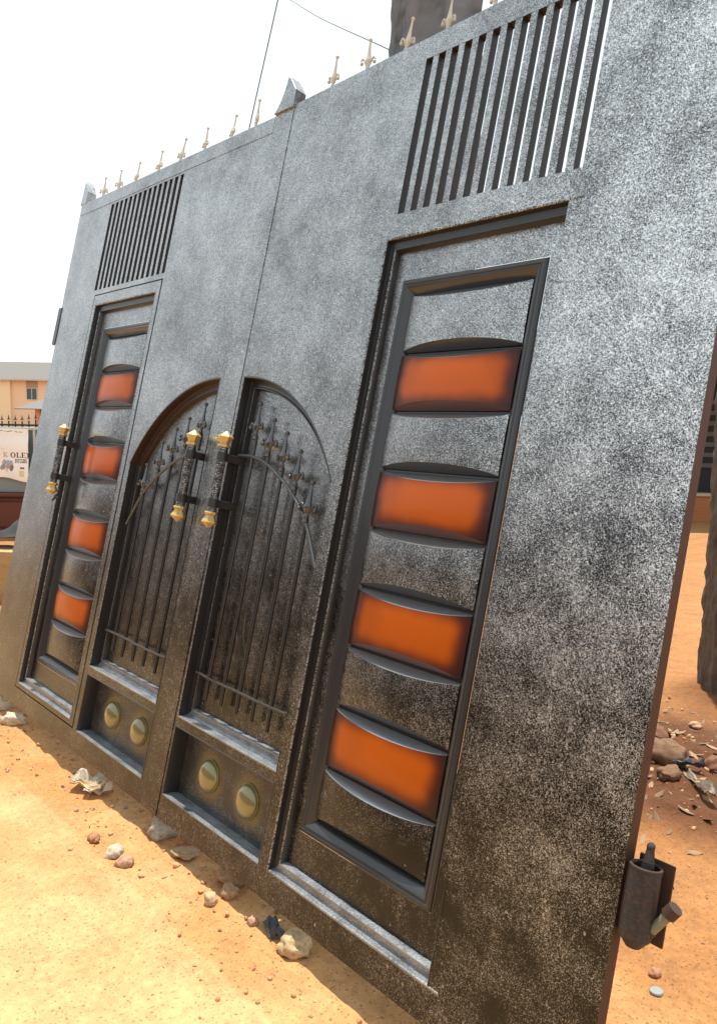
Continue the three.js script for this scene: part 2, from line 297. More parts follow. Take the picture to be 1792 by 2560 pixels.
function buildLeaf(side) {
  const right = side > 0, FM = GRAIN[right ? 1 : 0], M = (g) => (right ? g : mirror(g));
  const leaf = right
    ? thing('gate_leaf', 'right hand leaf of the black and silver steel gate, with hinge barrel', 'gate', [0.85, Y0, 0])
    : thing('gate_leaf', 'left hand leaf of the black and silver steel gate, farther away with the wicket door', 'gate', [-0.92, Y0, 0]);
  leaf.rotation.copy(rot13);
  const u0 = leaf.position.x;
  // part(): geometry is written in the gate's own plane coordinates (x along, y up, z out)
  const part = (name, g, m, parent = leaf) => { const h = g.clone(); h.translate(-u0, 0, 0); return mesh(name, h, m, parent); };
  const place = (name, g, m, at, parent = leaf, rot) => { const o = mesh(name, g, m, parent); o.position.set(at[0] - (parent === leaf ? u0 : 0), at[1], at[2]); if (rot) o.rotation.set(...rot); return o; };
  const X = (u) => (right ? u : -u), PA = { ...R_PANEL }, dv = right ? 0 : 0.022;
  if (!right) { PA.v0 = 0.108; PA.v1 = 1.972; PA.u0 = 0.735; PA.u1 = 1.352; }
  const pr = rect(PA.u0, PA.u1, PA.v0, PA.v1), kr = rect(0.0775, 0.6595, 0.081, 0.322);
  const lv = right ? { a: 0.727, b: 1.357, y0: 2.045, y1: 2.527 } : { a: 0.694, b: 1.404, y0: 2.05, y1: 2.491 };
  const lr = rect(lv.a, lv.b, lv.y0, lv.y1);
  const door = rect(0.702, 1.379, 0.087, 2.019), doorHole = rect(0.697, 1.384, 0.082, 2.024);
  const outer = right ? [[0.05, 0], [1.75, 0], [1.75, 2.626], [0.05, 2.578]] : [[0.046, 0], [1.775, 0], [1.775, 1.78], [1.793, 2.1], [1.80, 2.565], [0.046, 2.565]];
  const holes = right ? [pr, kr, archPath, lr] : [doorHole, kr, archPath, lr];
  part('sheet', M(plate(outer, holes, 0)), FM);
  if (!right) {
    const ds = part('wicket_sheet', M(plate(door, [pr], 0.0015)), FM);
    ds.userData.label = 'face of the wicket door inside a thin gap';
    part('wicket_gap', M(sweep(doorHole, [[-0.002, 0.0005], [0, 0.001], [0.0005, -0.02], [0.004, -0.022], [0.0047, 0.0005], [0.006, 0.0016]])), satin);
  }
  // outline of the leaf: hollow section round the back, dark red primer
  const e = right ? [0.05, 1.75] : [0.05, 1.775];
  const T1 = right ? 2.6 : 2.563;
  part('edge_tube', M(box(e[1] - 0.04, e[1] - 0.0005, 0.001, right ? 2.624 : 2.563, -0.037, -0.0008)), primer);
  part('edge_tube', M(box(e[0] + 0.012, e[0] + 0.024, 0.04, T1 - 0.03, -0.037, -0.06)), primer);
  part('bottom_tube', M(box(e[0], e[1] - 0.041, 0.001, 0.04, -0.04, -0.0008)), primer);
  const tt = box(e[0] + 0.001, e[1] - 0.041, 2.533, 2.5655, -0.04, -0.0008);
  if (right) { const p = tt.attributes.position; for (let i = 0; i < p.count; i++) p.setY(i, p.getY(i) + 0.0115 + (p.getX(i) - 0.05) * 0.0282); tt.computeVertexNormals(); }
  part('top_tube', M(tt), FM);
  // long panel
  const prw = right ? rect(PA.u0, PA.u1 + 0.036, PA.v0, PA.v1) : pr;
  part('panel_moulding', M(sweep(prw, PR.panel, 0.45, right ? [2, 3] : [1, 2, 3])), blackPaint);
  part('panel_ledge', M(sweep(prw, PR.panel, 0.45, [0])), ledgeM);
  const LIP = [[-0.0034, 0.0003], [-0.0012, 0.0022], [0.0026, 0.0022], [0.0042, 0.0001]], STEP = (w) => [[0.0262, w - 0.003], [0.0274, w + 0.0006], [0.0308, w + 0.0006], [0.032, w - 0.003]];
  part('moulding_edge', M(clean([sweep(prw, LIP, 0.45, right ? [2, 3] : [1, 2, 3]), sweep(prw, STEP(-0.0145), 0.45, right ? [3] : [1])])), edgeM);
  if (right) part('sheet_crease', M(sweep(rect(PA.u0, PA.u1 + 0.0006, 0.012, 2.02), [[-0.0035, 0.0002], [-0.001, 0.0013], [0.0012, 0.0013], [0.003, 0.0002]], 0.45, [1])), FM);
  if (right) part('panel_edge', M(sweep(pr, PR.plain, 0.45, [1])), FM);
  const st = right ? rect(0.772, 1.283, 0.222, 1.848) : rect(0.78, 1.272, 0.232, 1.858);
  part('panel_field', M(plate(offsetPath(prw, 0.036), [offsetPath(st, -0.001)], -0.036)), FM);
  part('panel_bead', M(sweep(st, PR.bead, 0.6)), satin);
  part('panel_back', M(plate(offsetPath(st, 0.0475), [], -0.0558)), satin);
  const joints = right ? [0.268, 0.42, 0.595, 0.770, 0.943, 1.113, 1.285, 1.456, 1.627, 1.806] : [0.276, 0.447, 0.616, 0.787, 0.960, 1.131, 1.304, 1.473, 1.642, 1.812];
  const s0 = st[0][0] + 0.044, s1 = st[1][0] - 0.044, base = -0.046, B = 0.0225, nx = 26;
  for (let k = 0; k < 9; k++) {
    const y0 = joints[k] + 0.003, y1 = joints[k + 1] - 0.003, isO = k % 2 === 1;
    const rows = [], cols = [];
    for (let i = 0; i <= nx; i++) {
      const t = i / nx * 2 - 1, u = s0 + (s1 - s0) * i / nx, b = B * Math.pow(1 - Math.pow(Math.abs(t), 2.2), 0.9) + 0.003, c = b * 0.86 + 0.001;
      cols.push([u, b, c]);
    }
    const strip = (f0, f1, seg) => {       // strip between two rows of points
      const pos = [], uv = [], ii = [];
      for (let i = 0; i <= nx; i++) for (let q = 0; q <= seg; q++) {
        const A = f0(cols[i]), C = f1(cols[i]), s = q / seg, y = mix(A[0], C[0], s); pos.push(cols[i][0], y, mix(A[1], C[1], s) + (seg > 2 ? 0.002 * Math.sin(Math.PI * s) : 0));
        uv.push(isO && seg > 2 ? i / nx : cols[i][0] * (right ? 1 : -1), isO && seg > 2 ? (y - y0) / (y1 - y0) : y);
      }
      for (let i = 0; i < nx; i++) for (let q = 0; q < seg; q++) { const a = i * (seg + 1) + q, b = a + seg + 1; ii.push(a, b, a + 1, a + 1, b, b + 1); }
      const g = new THREE.BufferGeometry(); g.setAttribute('position', new THREE.Float32BufferAttribute(pos, 3)); g.setAttribute('uv', new THREE.Float32BufferAttribute(uv, 2)); g.setIndex(ii); g.computeVertexNormals(); g.userData.keepUV = true;
      return g;
    };
    const main = strip((c) => [y0 + c[2], base + c[1]], (c) => [y1 - c[2], base + c[1]], 4);
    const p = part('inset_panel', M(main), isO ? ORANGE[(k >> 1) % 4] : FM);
    p.userData.label = isO ? 'glossy orange panel fading to black at its edges' : 'grained black and silver panel';
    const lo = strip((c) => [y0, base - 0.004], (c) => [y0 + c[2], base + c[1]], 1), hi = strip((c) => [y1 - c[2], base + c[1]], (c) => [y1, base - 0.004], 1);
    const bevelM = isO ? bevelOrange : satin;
    part('bevel', M(lo), bevelM, p); part('bevel', M(hi), sheenBevel, p);
  }
  // louvre: twelve upright slats with open gaps
  part('louvre_frame', M(sweep(lr, PR.slot)), darkSlot);
  const ns = right ? 13 : 15, sw = right ? 0.0215 : 0.0195, pitch = (lv.b - lv.a + sw) / ns;
  for (let i = 1; i < ns; i++) {
    const a = lv.a + i * pitch - sw, o = rr(-0.0008, 0.0008), sl = part('slat', M(planar(box(a + o, a + o + sw, lv.y0 + 0.0012, lv.y1 - 0.0012, -0.027, -0.0022))), darkSlot);
    part('slat_face', M(planar(box(a + o - 0.0004, a + o + sw + 0.0004, lv.y0 + 0.0006, lv.y1 - 0.0006, -0.0021, -0.0006))), FM, sl);
  }
  // grille under an arch
  const arcE = archPath.map((_, i) => i).filter((i) => i >= 2 && i < archPath.length - 1);
  part('arch_moulding', M(sweep(archPath, PR.grille, 0.5, arcE)), right ? blackPaint : archRed);
  part('grille_frame', M(sweep(archPath, PR.grille, 0.5, right ? [archPath.length - 1] : [1, archPath.length - 1])), blackPaint);
  if (right) part('grille_edge', M(sweep(archPath, [[-0.003, 0.0002], [-0.001, 0.0012], [0.001, 0.0005], [0.002, -0.003], [0.003, -0.0518], [0.037, -0.0518]], 0.45, [1])), FM);
  part('grille_ledge', M(sweep(archPath, PR.grille, 0.5, [0])), ledgeM);
  part('moulding_edge', M(clean([sweep(archPath, LIP.map(([d, w]) => [d, w * 0.8]), 0.45, [right ? archPath.length - 1 : 1]), sweep(archPath, STEP(-0.032).map(([d, w]) => [d + 0.002, w]), 0.45, [right ? archPath.length - 1 : 1])])), edgeM);
  part('grille_back', M(plate(offsetPath(archPath, 0.036), [], -0.0515)), FM);
  const sp = [0.183, 0.275, 0.366, 0.456, 0.545], topV = [1.474, 1.418, 1.374, 1.317, 1.221];
  sp.forEach((u, i) => {
    const c = topV[i] - 0.114, ux = X(u) + rr(-0.003, 0.003);
    const b = part('spear', rod([ux + rr(-0.003, 0.003), 0.443 + rr(-0.004, 0.004), -0.028], [ux, c + 0.004, -0.028], 0.0068, 10), barBlack);
    const f = mesh('spear_head', fin, silverBrushed, b); f.scale.set(1.3, 1.18, 1.3); f.position.set(ux - u0, c - 0.012, -0.022); f.rotation.set(0, rr(-0.25, 0.25), rr(-0.04, 0.04));
  });
  part('grille_rail', tube([0.1, 0.22, 0.36, 0.48, 0.63].map((u) => [X(u), 0.516 + rr(-0.003, 0.003), -0.024]), 0.0052, 20, 7), ironBlack);
  part('grille_bow', tube([[0.104, 1.290], [0.187, 1.289], [0.275, 1.27], [0.372, 1.226], [0.46, 1.172], [0.543, 1.098], [0.632, 0.965]].map((q) => [X(q[0]), q[1], -0.024]), 0.006, 40, 8), bowM);
  // kick panel with two bosses
  part('kick_frame', M(sweep(kr, PR.kick, 0.45, [1, 2, 3])), blackPaint); part('kick_ledge', M(sweep(kr, PR.kick, 0.45, [0])), ledgeM);
  part('kick_back', M(plate(offsetPath(kr, 0.005), [], -0.0575)), right ? KICK[1] : KICK[0]);
  for (const [u, v] of [[0.252, 0.2], [0.482, 0.198]]) {
    const d = new THREE.SphereGeometry(0.055, 28, 12, 0, Math.PI * 2, 0, Math.PI / 2); d.scale(1, 0.55, 1); d.rotateX(Math.PI / 2); d.translate(X(u), v, -0.0565);
    const ring = new THREE.TorusGeometry(0.0545, 0.0022, 6, 32); ring.translate(X(u), v, -0.0555);
    const b = part('boss', planar(d), bossPaint); part('boss_rim', planar(ring), bossPaint, b);
  }
  // top spikes
  const us = right ? [0.244, 0.423, 0.597, 0.772, 0.95, 1.125, 1.3, 1.475, 1.65] : [-1.586, -1.412, -1.226, -1.0, -0.805, -0.59, -0.39, -0.212];
  for (const u of us) {
    const f = mesh('top_spike', fin, paleGold, leaf); f.position.set(u - u0, right ? 2.577 + (u - 0.05) * 0.0285 : 2.563, -0.02);
    f.scale.set(rr(0.85, 0.98), rr(1.04, 1.14), 0.95); f.rotation.set(rr(-0.06, 0.06), rr(-0.6, 0.6), rr(-0.09, 0.09));
  }
  // pull handles with faceted caps
  const handle = (u, w, v) => {
    const g = part('pull_handle', gripGeo.clone().translate(u, v, w), GRIP);
    const a = mesh('handle_knob', knobGeo, gold, g); a.position.set(u - u0, v + 0.114, w);
    const b = mesh('handle_knob', knobGeo, gold, g); b.position.set(u - u0, v - 0.114, w); b.rotation.x = Math.PI;
    for (const q of [0.081, -0.083]) {
      part('bracket', clean([box(u - 0.006, u + 0.006, v + q - 0.014, v + q + 0.014, -0.048, w - 0.012, 0.002), new THREE.CylinderGeometry(0.0195, 0.0195, 0.028, 18, 1, true).translate(u, v + q, w)]), ironBlack, g);
    }
    return g;
  };
  handle(X(0.108), 0.045, 1.19);
  if (!right) {
    handle(-1.312, 0.045, 1.195);
    part('latch_hook', clean([tube([[-1.335, 1.012, 0.0], [-1.332, 1.008, 0.022], [-1.322, 0.998, 0.03], [-1.31, 1.0, 0.03], [-1.303, 1.015, 0.028], [-1.304, 1.03, 0.02]], 0.0045, 22, 7)]), ironBlack);
    part('side_lug', box(-1.818, -1.776, 1.80, 2.0, -0.03, 0.004, 0.003), ironBlack);
  }
  // pointed post heads and the cover strip on the meeting edge
  const head = (a, b, c, y) => {
    const s = new THREE.Shape(); s.moveTo(a, y); s.quadraticCurveTo(a + (b - a) * 0.75, y + 0.03, b, y + 0.13); s.quadraticCurveTo(b + (c - b) * 0.5, y + 0.1, c, y + 0.062); s.lineTo(c, y);
    const g = new THREE.ExtrudeGeometry(s, { depth: 0.045, bevelEnabled: true, bevelSize: 0.0015, bevelThickness: 0.0015, bevelSegments: 1, curveSegments: 8 }); return planar(g);
  };
  if (right) {
    const strip = box(-0.048, 0.064, 0.0, 2.571, 0.0005, 0.0024, 0.0009);
    part('cover_strip', planar(strip), FM);
    part('post_head', head(-0.048, 0.004, 0.064, 2.5695).translate(0, 0, -0.036), FM);
  } else {
    part('post_head', head(-1.807, -1.80, -1.742, 2.5635).translate(0, 0, -0.042), FM);
    part('top_rail', planar(box(-1.788, -0.05, 2.502, 2.5635, 0.0005, 0.0019, 0.0007)), FM);
  }
  // hinge barrel on the right edge
  if (right) {
    const hb = part('hinge_barrel', clean([new THREE.CylinderGeometry(0.031, 0.031, 0.135, 28, 1, true).translate(1.784, 0.482, -0.02), new THREE.CylinderGeometry(0.027, 0.027, 0.135, 24, 1, true).translate(1.784, 0.482, -0.02), new THREE.RingGeometry(0.027, 0.031, 28).rotateX(-Math.PI / 2).translate(1.784, 0.5495, -0.02), new THREE.RingGeometry(0.027, 0.031, 28).rotateX(Math.PI / 2).translate(1.784, 0.4145, -0.02)]), hingeM);
    part('hinge_plate', box(1.752, 1.826, 0.402, 0.560, -0.058, -0.052, 0.002), hingePlateM, hb);
    part('hinge_pin', clean([new THREE.CylinderGeometry(0.012, 0.014, 0.14, 16).translate(1.787, 0.49, -0.02), new THREE.CylinderGeometry(0.007, 0.011, 0.03, 10).translate(1.787, 0.573, -0.02), new THREE.SphereGeometry(0.0085, 10, 8).translate(1.787, 0.588, -0.02)]), hingeM, hb);
    part('tip', clean([new THREE.CylinderGeometry(0.0305, 0.014, 0.02, 24).translate(1.784, 0.4045, -0.02)]), hingeM, hb);
    const k = part('pivot_bar', clean([rod([1.812, 0.437, -0.026], [1.842, 0.484, -0.026], 0.0098, 16)]), barM, hb);
    k.userData.label = 'upper part of the pivot bar, its lit look painted as a pale colour';
    part('pivot_bar_root', clean([rod([1.787, 0.399, -0.022], [1.812, 0.437, -0.026], 0.0112, 16), new THREE.TorusGeometry(0.029, 0.003, 8, 26).rotateX(Math.PI / 2).translate(1.784, 0.5485, -0.02), tube([[1.756, 0.44, -0.012], [1.7565, 0.47, -0.011], [1.756, 0.50, -0.012], [1.757, 0.535, -0.012]], 0.0055, 18, 7)]), hingePlateM, hb);  // dark material on the bar root stands for the shade on it
    part('pivot_bar_end', clean([rod([1.838, 0.478, -0.026], [1.850, 0.497, -0.026], 0.0145, 18)]), hingePlateM, hb);
    part('sticker', new THREE.ConeGeometry(0.009, 0.02, 3).scale(1, 1, 0.1).translate(1.822, 0.528, -0.0535), whitePaper, hb);
    part('weld_lug', box(1.7505, 1.762, 0.42, 0.55, -0.034, -0.008, 0.003), hingeM, hb);
  }
  return leaf;
}
const darkSlot = std({ color: lin(0.022, 0.022, 0.026), roughness: 0.55, bumpMap: BUMPF, bumpScale: 0.0012 });
const bevelOrange = phy({ color: lin(0.07, 0.021, 0.009), roughness: 0.32, clearcoat: 0.6, clearcoatRoughness: 0.14, bumpMap: BUMP, bumpScale: 0.0002 });
const archRed = phy({ color: lin(0.03, 0.0135, 0.0105), roughness: 0.4, bumpMap: BUMPF, bumpScale: 0.0008, clearcoat: 0.2, clearcoatRoughness: 0.3 });
const rust = (() => { const c = dataTex(256, 256, (i, j, o) => { const f = sst(-0.1, 0.35, fbm(i / 32, j / 32, 5, 8)), g = 1 + 0.3 * pn(i / 4, j / 4, 64); o[0] = toS(mix(0.03, 0.07, f) * g); o[1] = toS(mix(0.029, 0.04, f) * g); o[2] = toS(mix(0.034, 0.03, f) * g); }, true); c.repeat.set(2, 2); return c; })();
const hingeM = std({ map: rust, roughness: 0.55, metalness: 0.3, bumpMap: BUMPF, bumpScale: 0.0009 });
const hingePlateM = std({ color: lin(0.06, 0.032, 0.02), roughness: 0.7, metalness: 0.2, bumpMap: BUMP, bumpScale: 0.001 });
const barM = std({ color: lin(0.19, 0.185, 0.14), roughness: 0.6, metalness: 0.1, bumpMap: BUMP, bumpScale: 0.0008 });  // paler than the bar root, light on the bar put into the colour
const whitePaper = std({ color: lin(0.75, 0.74, 0.7), roughness: 0.8 });
const GRIP = (() => {
  const c = dataTex(128, 256, (i, j, o) => { const f = sst(-0.1, 0.35, fbm(i / 5, j / 5, 2)) * sst(-0.5, 0.2, pn(i / 30, j / 30)); o[0] = o[1] = toS(mix(0.02, 0.5, f)); o[2] = toS(mix(0.022, 0.52, f)); }, true);
  return std({ map: c, metalness: 0.4, roughness: 0.42, bumpMap: BUMPF, bumpScale: 0.0006 });
})();
const KICK = [0, 1].map((q) => {
  const W = 640, H = 264, x0 = q ? 0.0775 : -0.6595, cs = q ? [0.252, 0.482] : [-0.252, -0.482];
  const c = dataTex(W, H, (i, j, o) => {
    const u = x0 + 0.582 * i / W, v = 0.081 + 0.241 * j / H; let gl = 0;
    for (const cu of cs) { const r = Math.hypot(u - cu, v - 0.199) + 0.006 * pn(u * 60, v * 60); gl = Math.max(gl, 1 - sst(0.05, 0.098, r)); }
    const f = sst(0.62, 0.95, 1 - Math.abs(pn(u * 170, v * 170) + 0.4 * pn(u * 330, v * 330)) * 2) * (0.15 + 0.35 * sst(-0.3, 0.4, fbm(u * 12, v * 12, 3)));
    const b = 0.02 + 0.005 * pn(u * 9, v * 9), gg = gl * (0.75 + 0.25 * pn(u * 240, v * 240));
    o[0] = toS(mix(mix(b, 0.46, f), 0.20, gg)); o[1] = toS(mix(mix(b * 0.9, 0.44, f), 0.135, gg)); o[2] = toS(mix(mix(b * 0.85, 0.42, f), 0.028, gg));
  }, true, false);
  const b = dataTex(W, H, (i, j, o) => { const u = i * 0.00091, v = j * 0.00091; o[0] = o[1] = o[2] = Math.max(0, Math.min(255, 128 + 110 * pn(u * 170 + q * 50, v * 170))); }, false, false);
  for (const t of [c, b]) { t.repeat.set(1 / 0.582, 1 / 0.241); t.offset.set(-x0 / 0.582, -0.081 / 0.241); }
  return phy({ map: c, bumpMap: b, bumpScale: 0.0006, roughness: 0.42, metalness: 0.1, clearcoat: 0.25, clearcoatRoughness: 0.3 });
});
buildLeaf(1);
buildLeaf(-1);

// ------------------------------------------------------------------ pillars behind the gate
function roughPillar(w, d, h, sd, cr) {
  
  const b = new THREE.BoxGeometry(w, h, d, 20, Math.round(h * 40), 20), p = b.attributes.position, c = new Float32Array(p.count * 3);
  for (let i = 0; i < p.count; i++) {
    let x = p.getX(i), y = p.getY(i), z = p.getZ(i);
    const l = Math.hypot(x / w, z / d) * 2, r = l > 1.22 ? 1.22 / l : 1; x *= r; z *= r;
    const k = 1 + 0.09 * fbm(y * 3 + sd, Math.atan2(x, z) * 1.5, 3) + 0.06 * pn(y * 13 + sd, Math.atan2(x, z) * 3) + 0.05 * fbm(y * 26, Math.atan2(x, z) * 9 + sd, 3);
    p.setXYZ(i, x * k, y, z * k);
    const n = Math.max(0.3, 1.1 + 0.7 * fbm(y * 5 + sd, x * 9 + z * 8, 4) - 0.35 * sst(0.2, 0.5, pn(y * 22, x * 30 + z * 24))); c.set([n * cr[0], n * cr[1], n * cr[2]], i * 3);
  }
  b.setAttribute('color', new THREE.BufferAttribute(c, 3)); b.computeVertexNormals(); b.translate(0, h / 2, 0); return planar(b);
}
const barkM = std({ vertexColors: true, roughness: 0.95, bumpMap: BUMP, bumpScale: 0.012 });
{
  const o = mesh('pillar', roughPillar(0.31, 0.27, 4.6, 3, [0.15, 0.155, 0.162]), barkM); o.position.set(0.41, -0.02, -0.94); o.rotation.y = 0.8; tag(o, 'thick rough grey-brown pillar that the gate leans against, behind the top spikes', 'pillar');
  const q = mesh('pillar', roughPillar(0.34, 0.32, 3.0, 41, [0.095, 0.075, 0.058]), barkM); q.position.set(0.71, -0.16, -3.16); q.rotation.y = 0.75; tag(q, 'dark rough post standing on the red earth past the right edge of the gate', 'pillar');
}
// ------------------------------------------------------------------ building behind on the right
{
  const t = thing('building', 'shaded building with a low orange veranda wall and dark shutter, right of the gate', 'building', [-2.9, 0, -11.6], 0.84);
  const wallM = std({ color: lin(0.34, 0.13, 0.045), roughness: 0.9, bumpMap: BUMP, bumpScale: 0.01 }), capM = std({ color: lin(0.42, 0.36, 0.25), roughness: 0.9 }), dk = std({ color: lin(0.03, 0.03, 0.03), roughness: 0.8 }), sl = std({ color: lin(0.11, 0.11, 0.12), roughness: 0.6 }), roofM = std({ color: lin(0.25, 0.2, 0.17), roughness: 0.8 });
  mesh('veranda_wall', box(-3, 5, 0, 0.40, -0.1, 0.1), wallM, t); mesh('wall_cap', box(-3.02, 5.02, 0.4, 0.44, -0.13, 0.13, 0.01), capM, t);
  mesh('wall', box(-3, 5, 0, 3.0, -2.2, -2.0), dk, t); mesh('roof', box(-3.4, 5.4, 2.75, 2.85, -2.4, 0.9), roofM, t);
  for (let i = 0; i < 7; i++) mesh('shutter_slat', box(-1.2, 2.4, 0.75 + i * 0.19, 0.83 + i * 0.19, -1.99, -1.96), sl, t);
  for (const x of [-2.9, 4.9]) mesh('post', box(x - 0.08, x + 0.08, 0.44, 2.75, -0.08, 0.08, 0.01), dk, t);
}
// ------------------------------------------------------------------ street on the left
{
  const cream = std({ color: lin(0.76, 0.55, 0.37), roughness: 0.9, bumpMap: BUMP, bumpScale: 0.01 }), cream2 = std({ color: lin(0.78, 0.62, 0.40), roughness: 0.9 }), sp = std({ color: lin(0.40, 0.28, 0.17), roughness: 0.9 }), roofM = std({ color: lin(0.15, 0.14, 0.13), roughness: 0.75 });
  const pinkM = std({ color: lin(0.66, 0.36, 0.24), roughness: 0.9 }), dkG = phy({ color: lin(0.05, 0.06, 0.07), roughness: 0.15 }), fr = std({ color: lin(0.5, 0.5, 0.48), roughness: 0.5 });
  const t = thing('house', 'cream two storey house with grey corrugated roof, behind the spiked fence at left', 'house', [-75.2, 0, -25.6], 0.84);
  mesh('wall', box(-9.6, -0.78, 0, 4.85, -8, 0.25), cream2, t); mesh('wall', box(-0.78, 5, 0, 4.82, -8, 0), cream, t);
  const win = mesh('window', clean([box(0.62, 0.69, 2.95, 4.05, 0.002, 0.06), box(1.61, 1.68, 2.95, 4.05, 0.002, 0.06), box(1.12, 1.18, 2.95, 4.05, 0.002, 0.05), box(0.69, 1.61, 2.95, 3.0, 0.002, 0.06), box(0.69, 1.61, 4.0, 4.05, 0.002, 0.06)]), fr, t);
  mesh('pane', box(0.69, 1.12, 3.0, 4.0, 0.004, 0.02), dkG, win); mesh('pane', box(1.18, 1.61, 3.0, 4.0, 0.004, 0.02), dkG, win);
  mesh('spandrel', box(0.62, 1.72, 4.08, 4.8, 0.003, 0.03), sp, t);
  const roof = new THREE.PlaneGeometry(17, 4.6, 340, 1); { const p = roof.attributes.position; for (let i = 0; i < p.count; i++) p.setZ(i, 0.035 * Math.sin(p.getX(i) * Math.PI * 2 / 0.2)); roof.computeVertexNormals(); } roof.rotateX(-Math.PI / 2 + 0.42); roof.translate(-1.5, 5.75, -1.45);
  mesh('roof', roof, roofM, t); mesh('fascia', box(-10, 7, 4.72, 4.86, 0.6, 0.66), std({ color: lin(0.5, 0.46, 0.4), roughness: 0.8 }), t);
  const porch = thing('porch', 'pink porch with a hipped brown canopy in front of the cream house', 'porch', [-60.0, 0, -20.9], 0.84);
  mesh('wall', box(0.55, 6, 0, 2.3, -3, 0), pinkM, porch); mesh('doorway', box(0.95, 1.45, 0, 2.05, 0.003, 0.05), std({ color: lin(0.3, 0.17, 0.12), roughness: 0.9 }), porch);
  const pg = new THREE.BufferGeometry(); pg.setAttribute('position', new THREE.Float32BufferAttribute([-0.6, 2.0, 1, 6, 2.0, 1, 6, 2.85, -1.2, -0.6, 2.0, 1, 6, 2.85, -1.2, 1.0, 2.85, -1.2, -0.6, 2.0, 1, 1.0, 2.85, -1.2, -0.6, 2.0, -3, -0.6, 1.94, 1, 6, 1.94, 1, 6, 2.0, 1, -0.6, 1.94, 1, 6, 2.0, 1, -0.6, 2.0, 1], 3)); pg.computeVertexNormals();
  mesh('canopy', planar(pg), roofM, porch);
  // spiked fence
  const ir = std({ color: lin(0.02, 0.02, 0.022), roughness: 0.6 });
  const fence = thing('spiked_fence', 'black iron fence with spear points behind the white poster', 'fence', [-16.0, 0, -4.85], 0.86);
  const bar = clean([box(-0.012, 0.012, 0.05, 1.36, -0.012, 0.012), new THREE.ConeGeometry(0.022, 0.11, 4).translate(0, 1.45, 0), box(-0.035, 0.035, 1.385, 1.4, -0.008, 0.008)]);
  for (let i = -9; i < 14; i++) { const b = mesh('fence_bar', bar, ir, fence); b.position.set(0.03 + i * 0.148, rr(-0.02, 0.03), 0); }
  mesh('rail', box(-1.5, 2.1, 1.24, 1.28, -0.02, -0.013), ir, fence); mesh('rail', box(-1.5, 2.1, 0.2, 0.24, -0.02, -0.013), ir, fence);
  mesh('dwarf_wall', box(-1.5, 2.1, 0, 0.14, -0.1, 0.1), cream2, fence);
  // kiosk with poster
  const teal = std({ color: lin(0.22, 0.26, 0.26), roughness: 0.55, bumpMap: BUMP, bumpScale: 0.004 }), maroon = std({ color: lin(0.11, 0.03, 0.022), roughness: 0.5, bumpMap: BUMP, bumpScale: 0.003 }), glass = phy({ color: lin(0.14, 0.19, 0.18), roughness: 0.1, metalness: 0 });
  const k = thing('market_kiosk', 'grey-green roadside kiosk on a maroon panelled base', 'kiosk', [-7.34, 0, -2.12], 0.84);
  mesh('base', box(-2.2, 0.9, 0, 0.50, -0.7, 0.0), maroon, k); mesh('base_lip', box(-2.22, 0.92, 0.50, 0.545, -0.72, 0.05, 0.012), maroon, k);
  mesh('base_panel', box(-1.6, 0.22, 0.13, 0.43, 0.0015, 0.02, 0.008), maroon, k); mesh('base_moulding', box(-2.2, 0.9, 0.06, 0.1, 0.0015, 0.035, 0.008), maroon, k); mesh('base_moulding', box(-2.2, 0.9, 0.455, 0.475, 0.0015, 0.03, 0.008), maroon, k);
  mesh('body', box(-2.18, 0.88, 0.546, 0.74, -0.68, -0.02, 0.01), teal, k);
  const frameM = std({ color: lin(0.5, 0.55, 0.52), roughness: 0.4, metalness: 0.4 });
  mesh('window_frame', clean([box(0.16, 0.19, 0.74, 1.33, -0.06, 0.0, 0.004), box(-2.1, 0.88, 1.30, 1.33, -0.058, -0.002, 0.004), box(0.84, 0.87, 0.74, 1.30, -0.058, -0.002, 0.004)]), frameM, k);
  mesh('window_pane', box(-2.1, 0.84, 0.742, 1.298, -0.05, -0.045), glass, k);
  mesh('shelf', box(-2.1, 0.8, 0.742, 0.755, -0.04, -0.01), teal, k);
  const cv = document.createElement('canvas'); cv.width = 512; cv.height = 512; const c = cv.getContext('2d');
  c.fillStyle = '#f4f3ef'; c.fillRect(0, 0, 512, 512);
  c.fillStyle = '#8d8c8a'; for (let i = 0; i < 26; i++) c.fillRect(20 + rnd() * 420, 20 + rnd() * 14, 8 + rnd() * 30, 3 + rnd() * 5);
  c.fillStyle = '#cfcdc8'; for (let i = 0; i < 8; i++) c.fillRect(60 + rnd() * 260, 190 + rnd() * 26, 14 + rnd() * 26, 5 + rnd() * 8);
  c.font = 'bold 74px serif'; c.fillStyle = '#b4b1ad'; c.fillText('K', 258, 302); c.fillStyle = '#26262a'; c.fillText('OLE', 334, 302); c.fillText(')', 490, 302);
  c.fillStyle = '#55545a'; for (let i = 0; i < 3; i++) for (let x = 380; x < 492; x += 12 + rnd() * 6) c.fillRect(x, 316 + i * 15, 7 + rnd() * 6, 11);
  const pc = ['#9fb0c4', '#c2a79a', '#7e7a78', '#d8c7b4', '#8897ab', '#b98f86']; for (let i = 0; i < 26; i++) { c.fillStyle = pc[i % 6]; c.beginPath(); c.ellipse(240 + rnd() * 110, 345 + rnd() * 80, 10 + rnd() * 24, 8 + rnd() * 18, rnd() * 3, 0, 6.3); c.fill(); }
  c.fillStyle = '#8b6a4c'; c.fillRect(430, 400, 44, 18); c.fillStyle = '#d9d7a8'; c.fillRect(420, 425, 50, 40);
  const ct = new THREE.CanvasTexture(cv); ct.colorSpace = THREE.SRGBColorSpace;
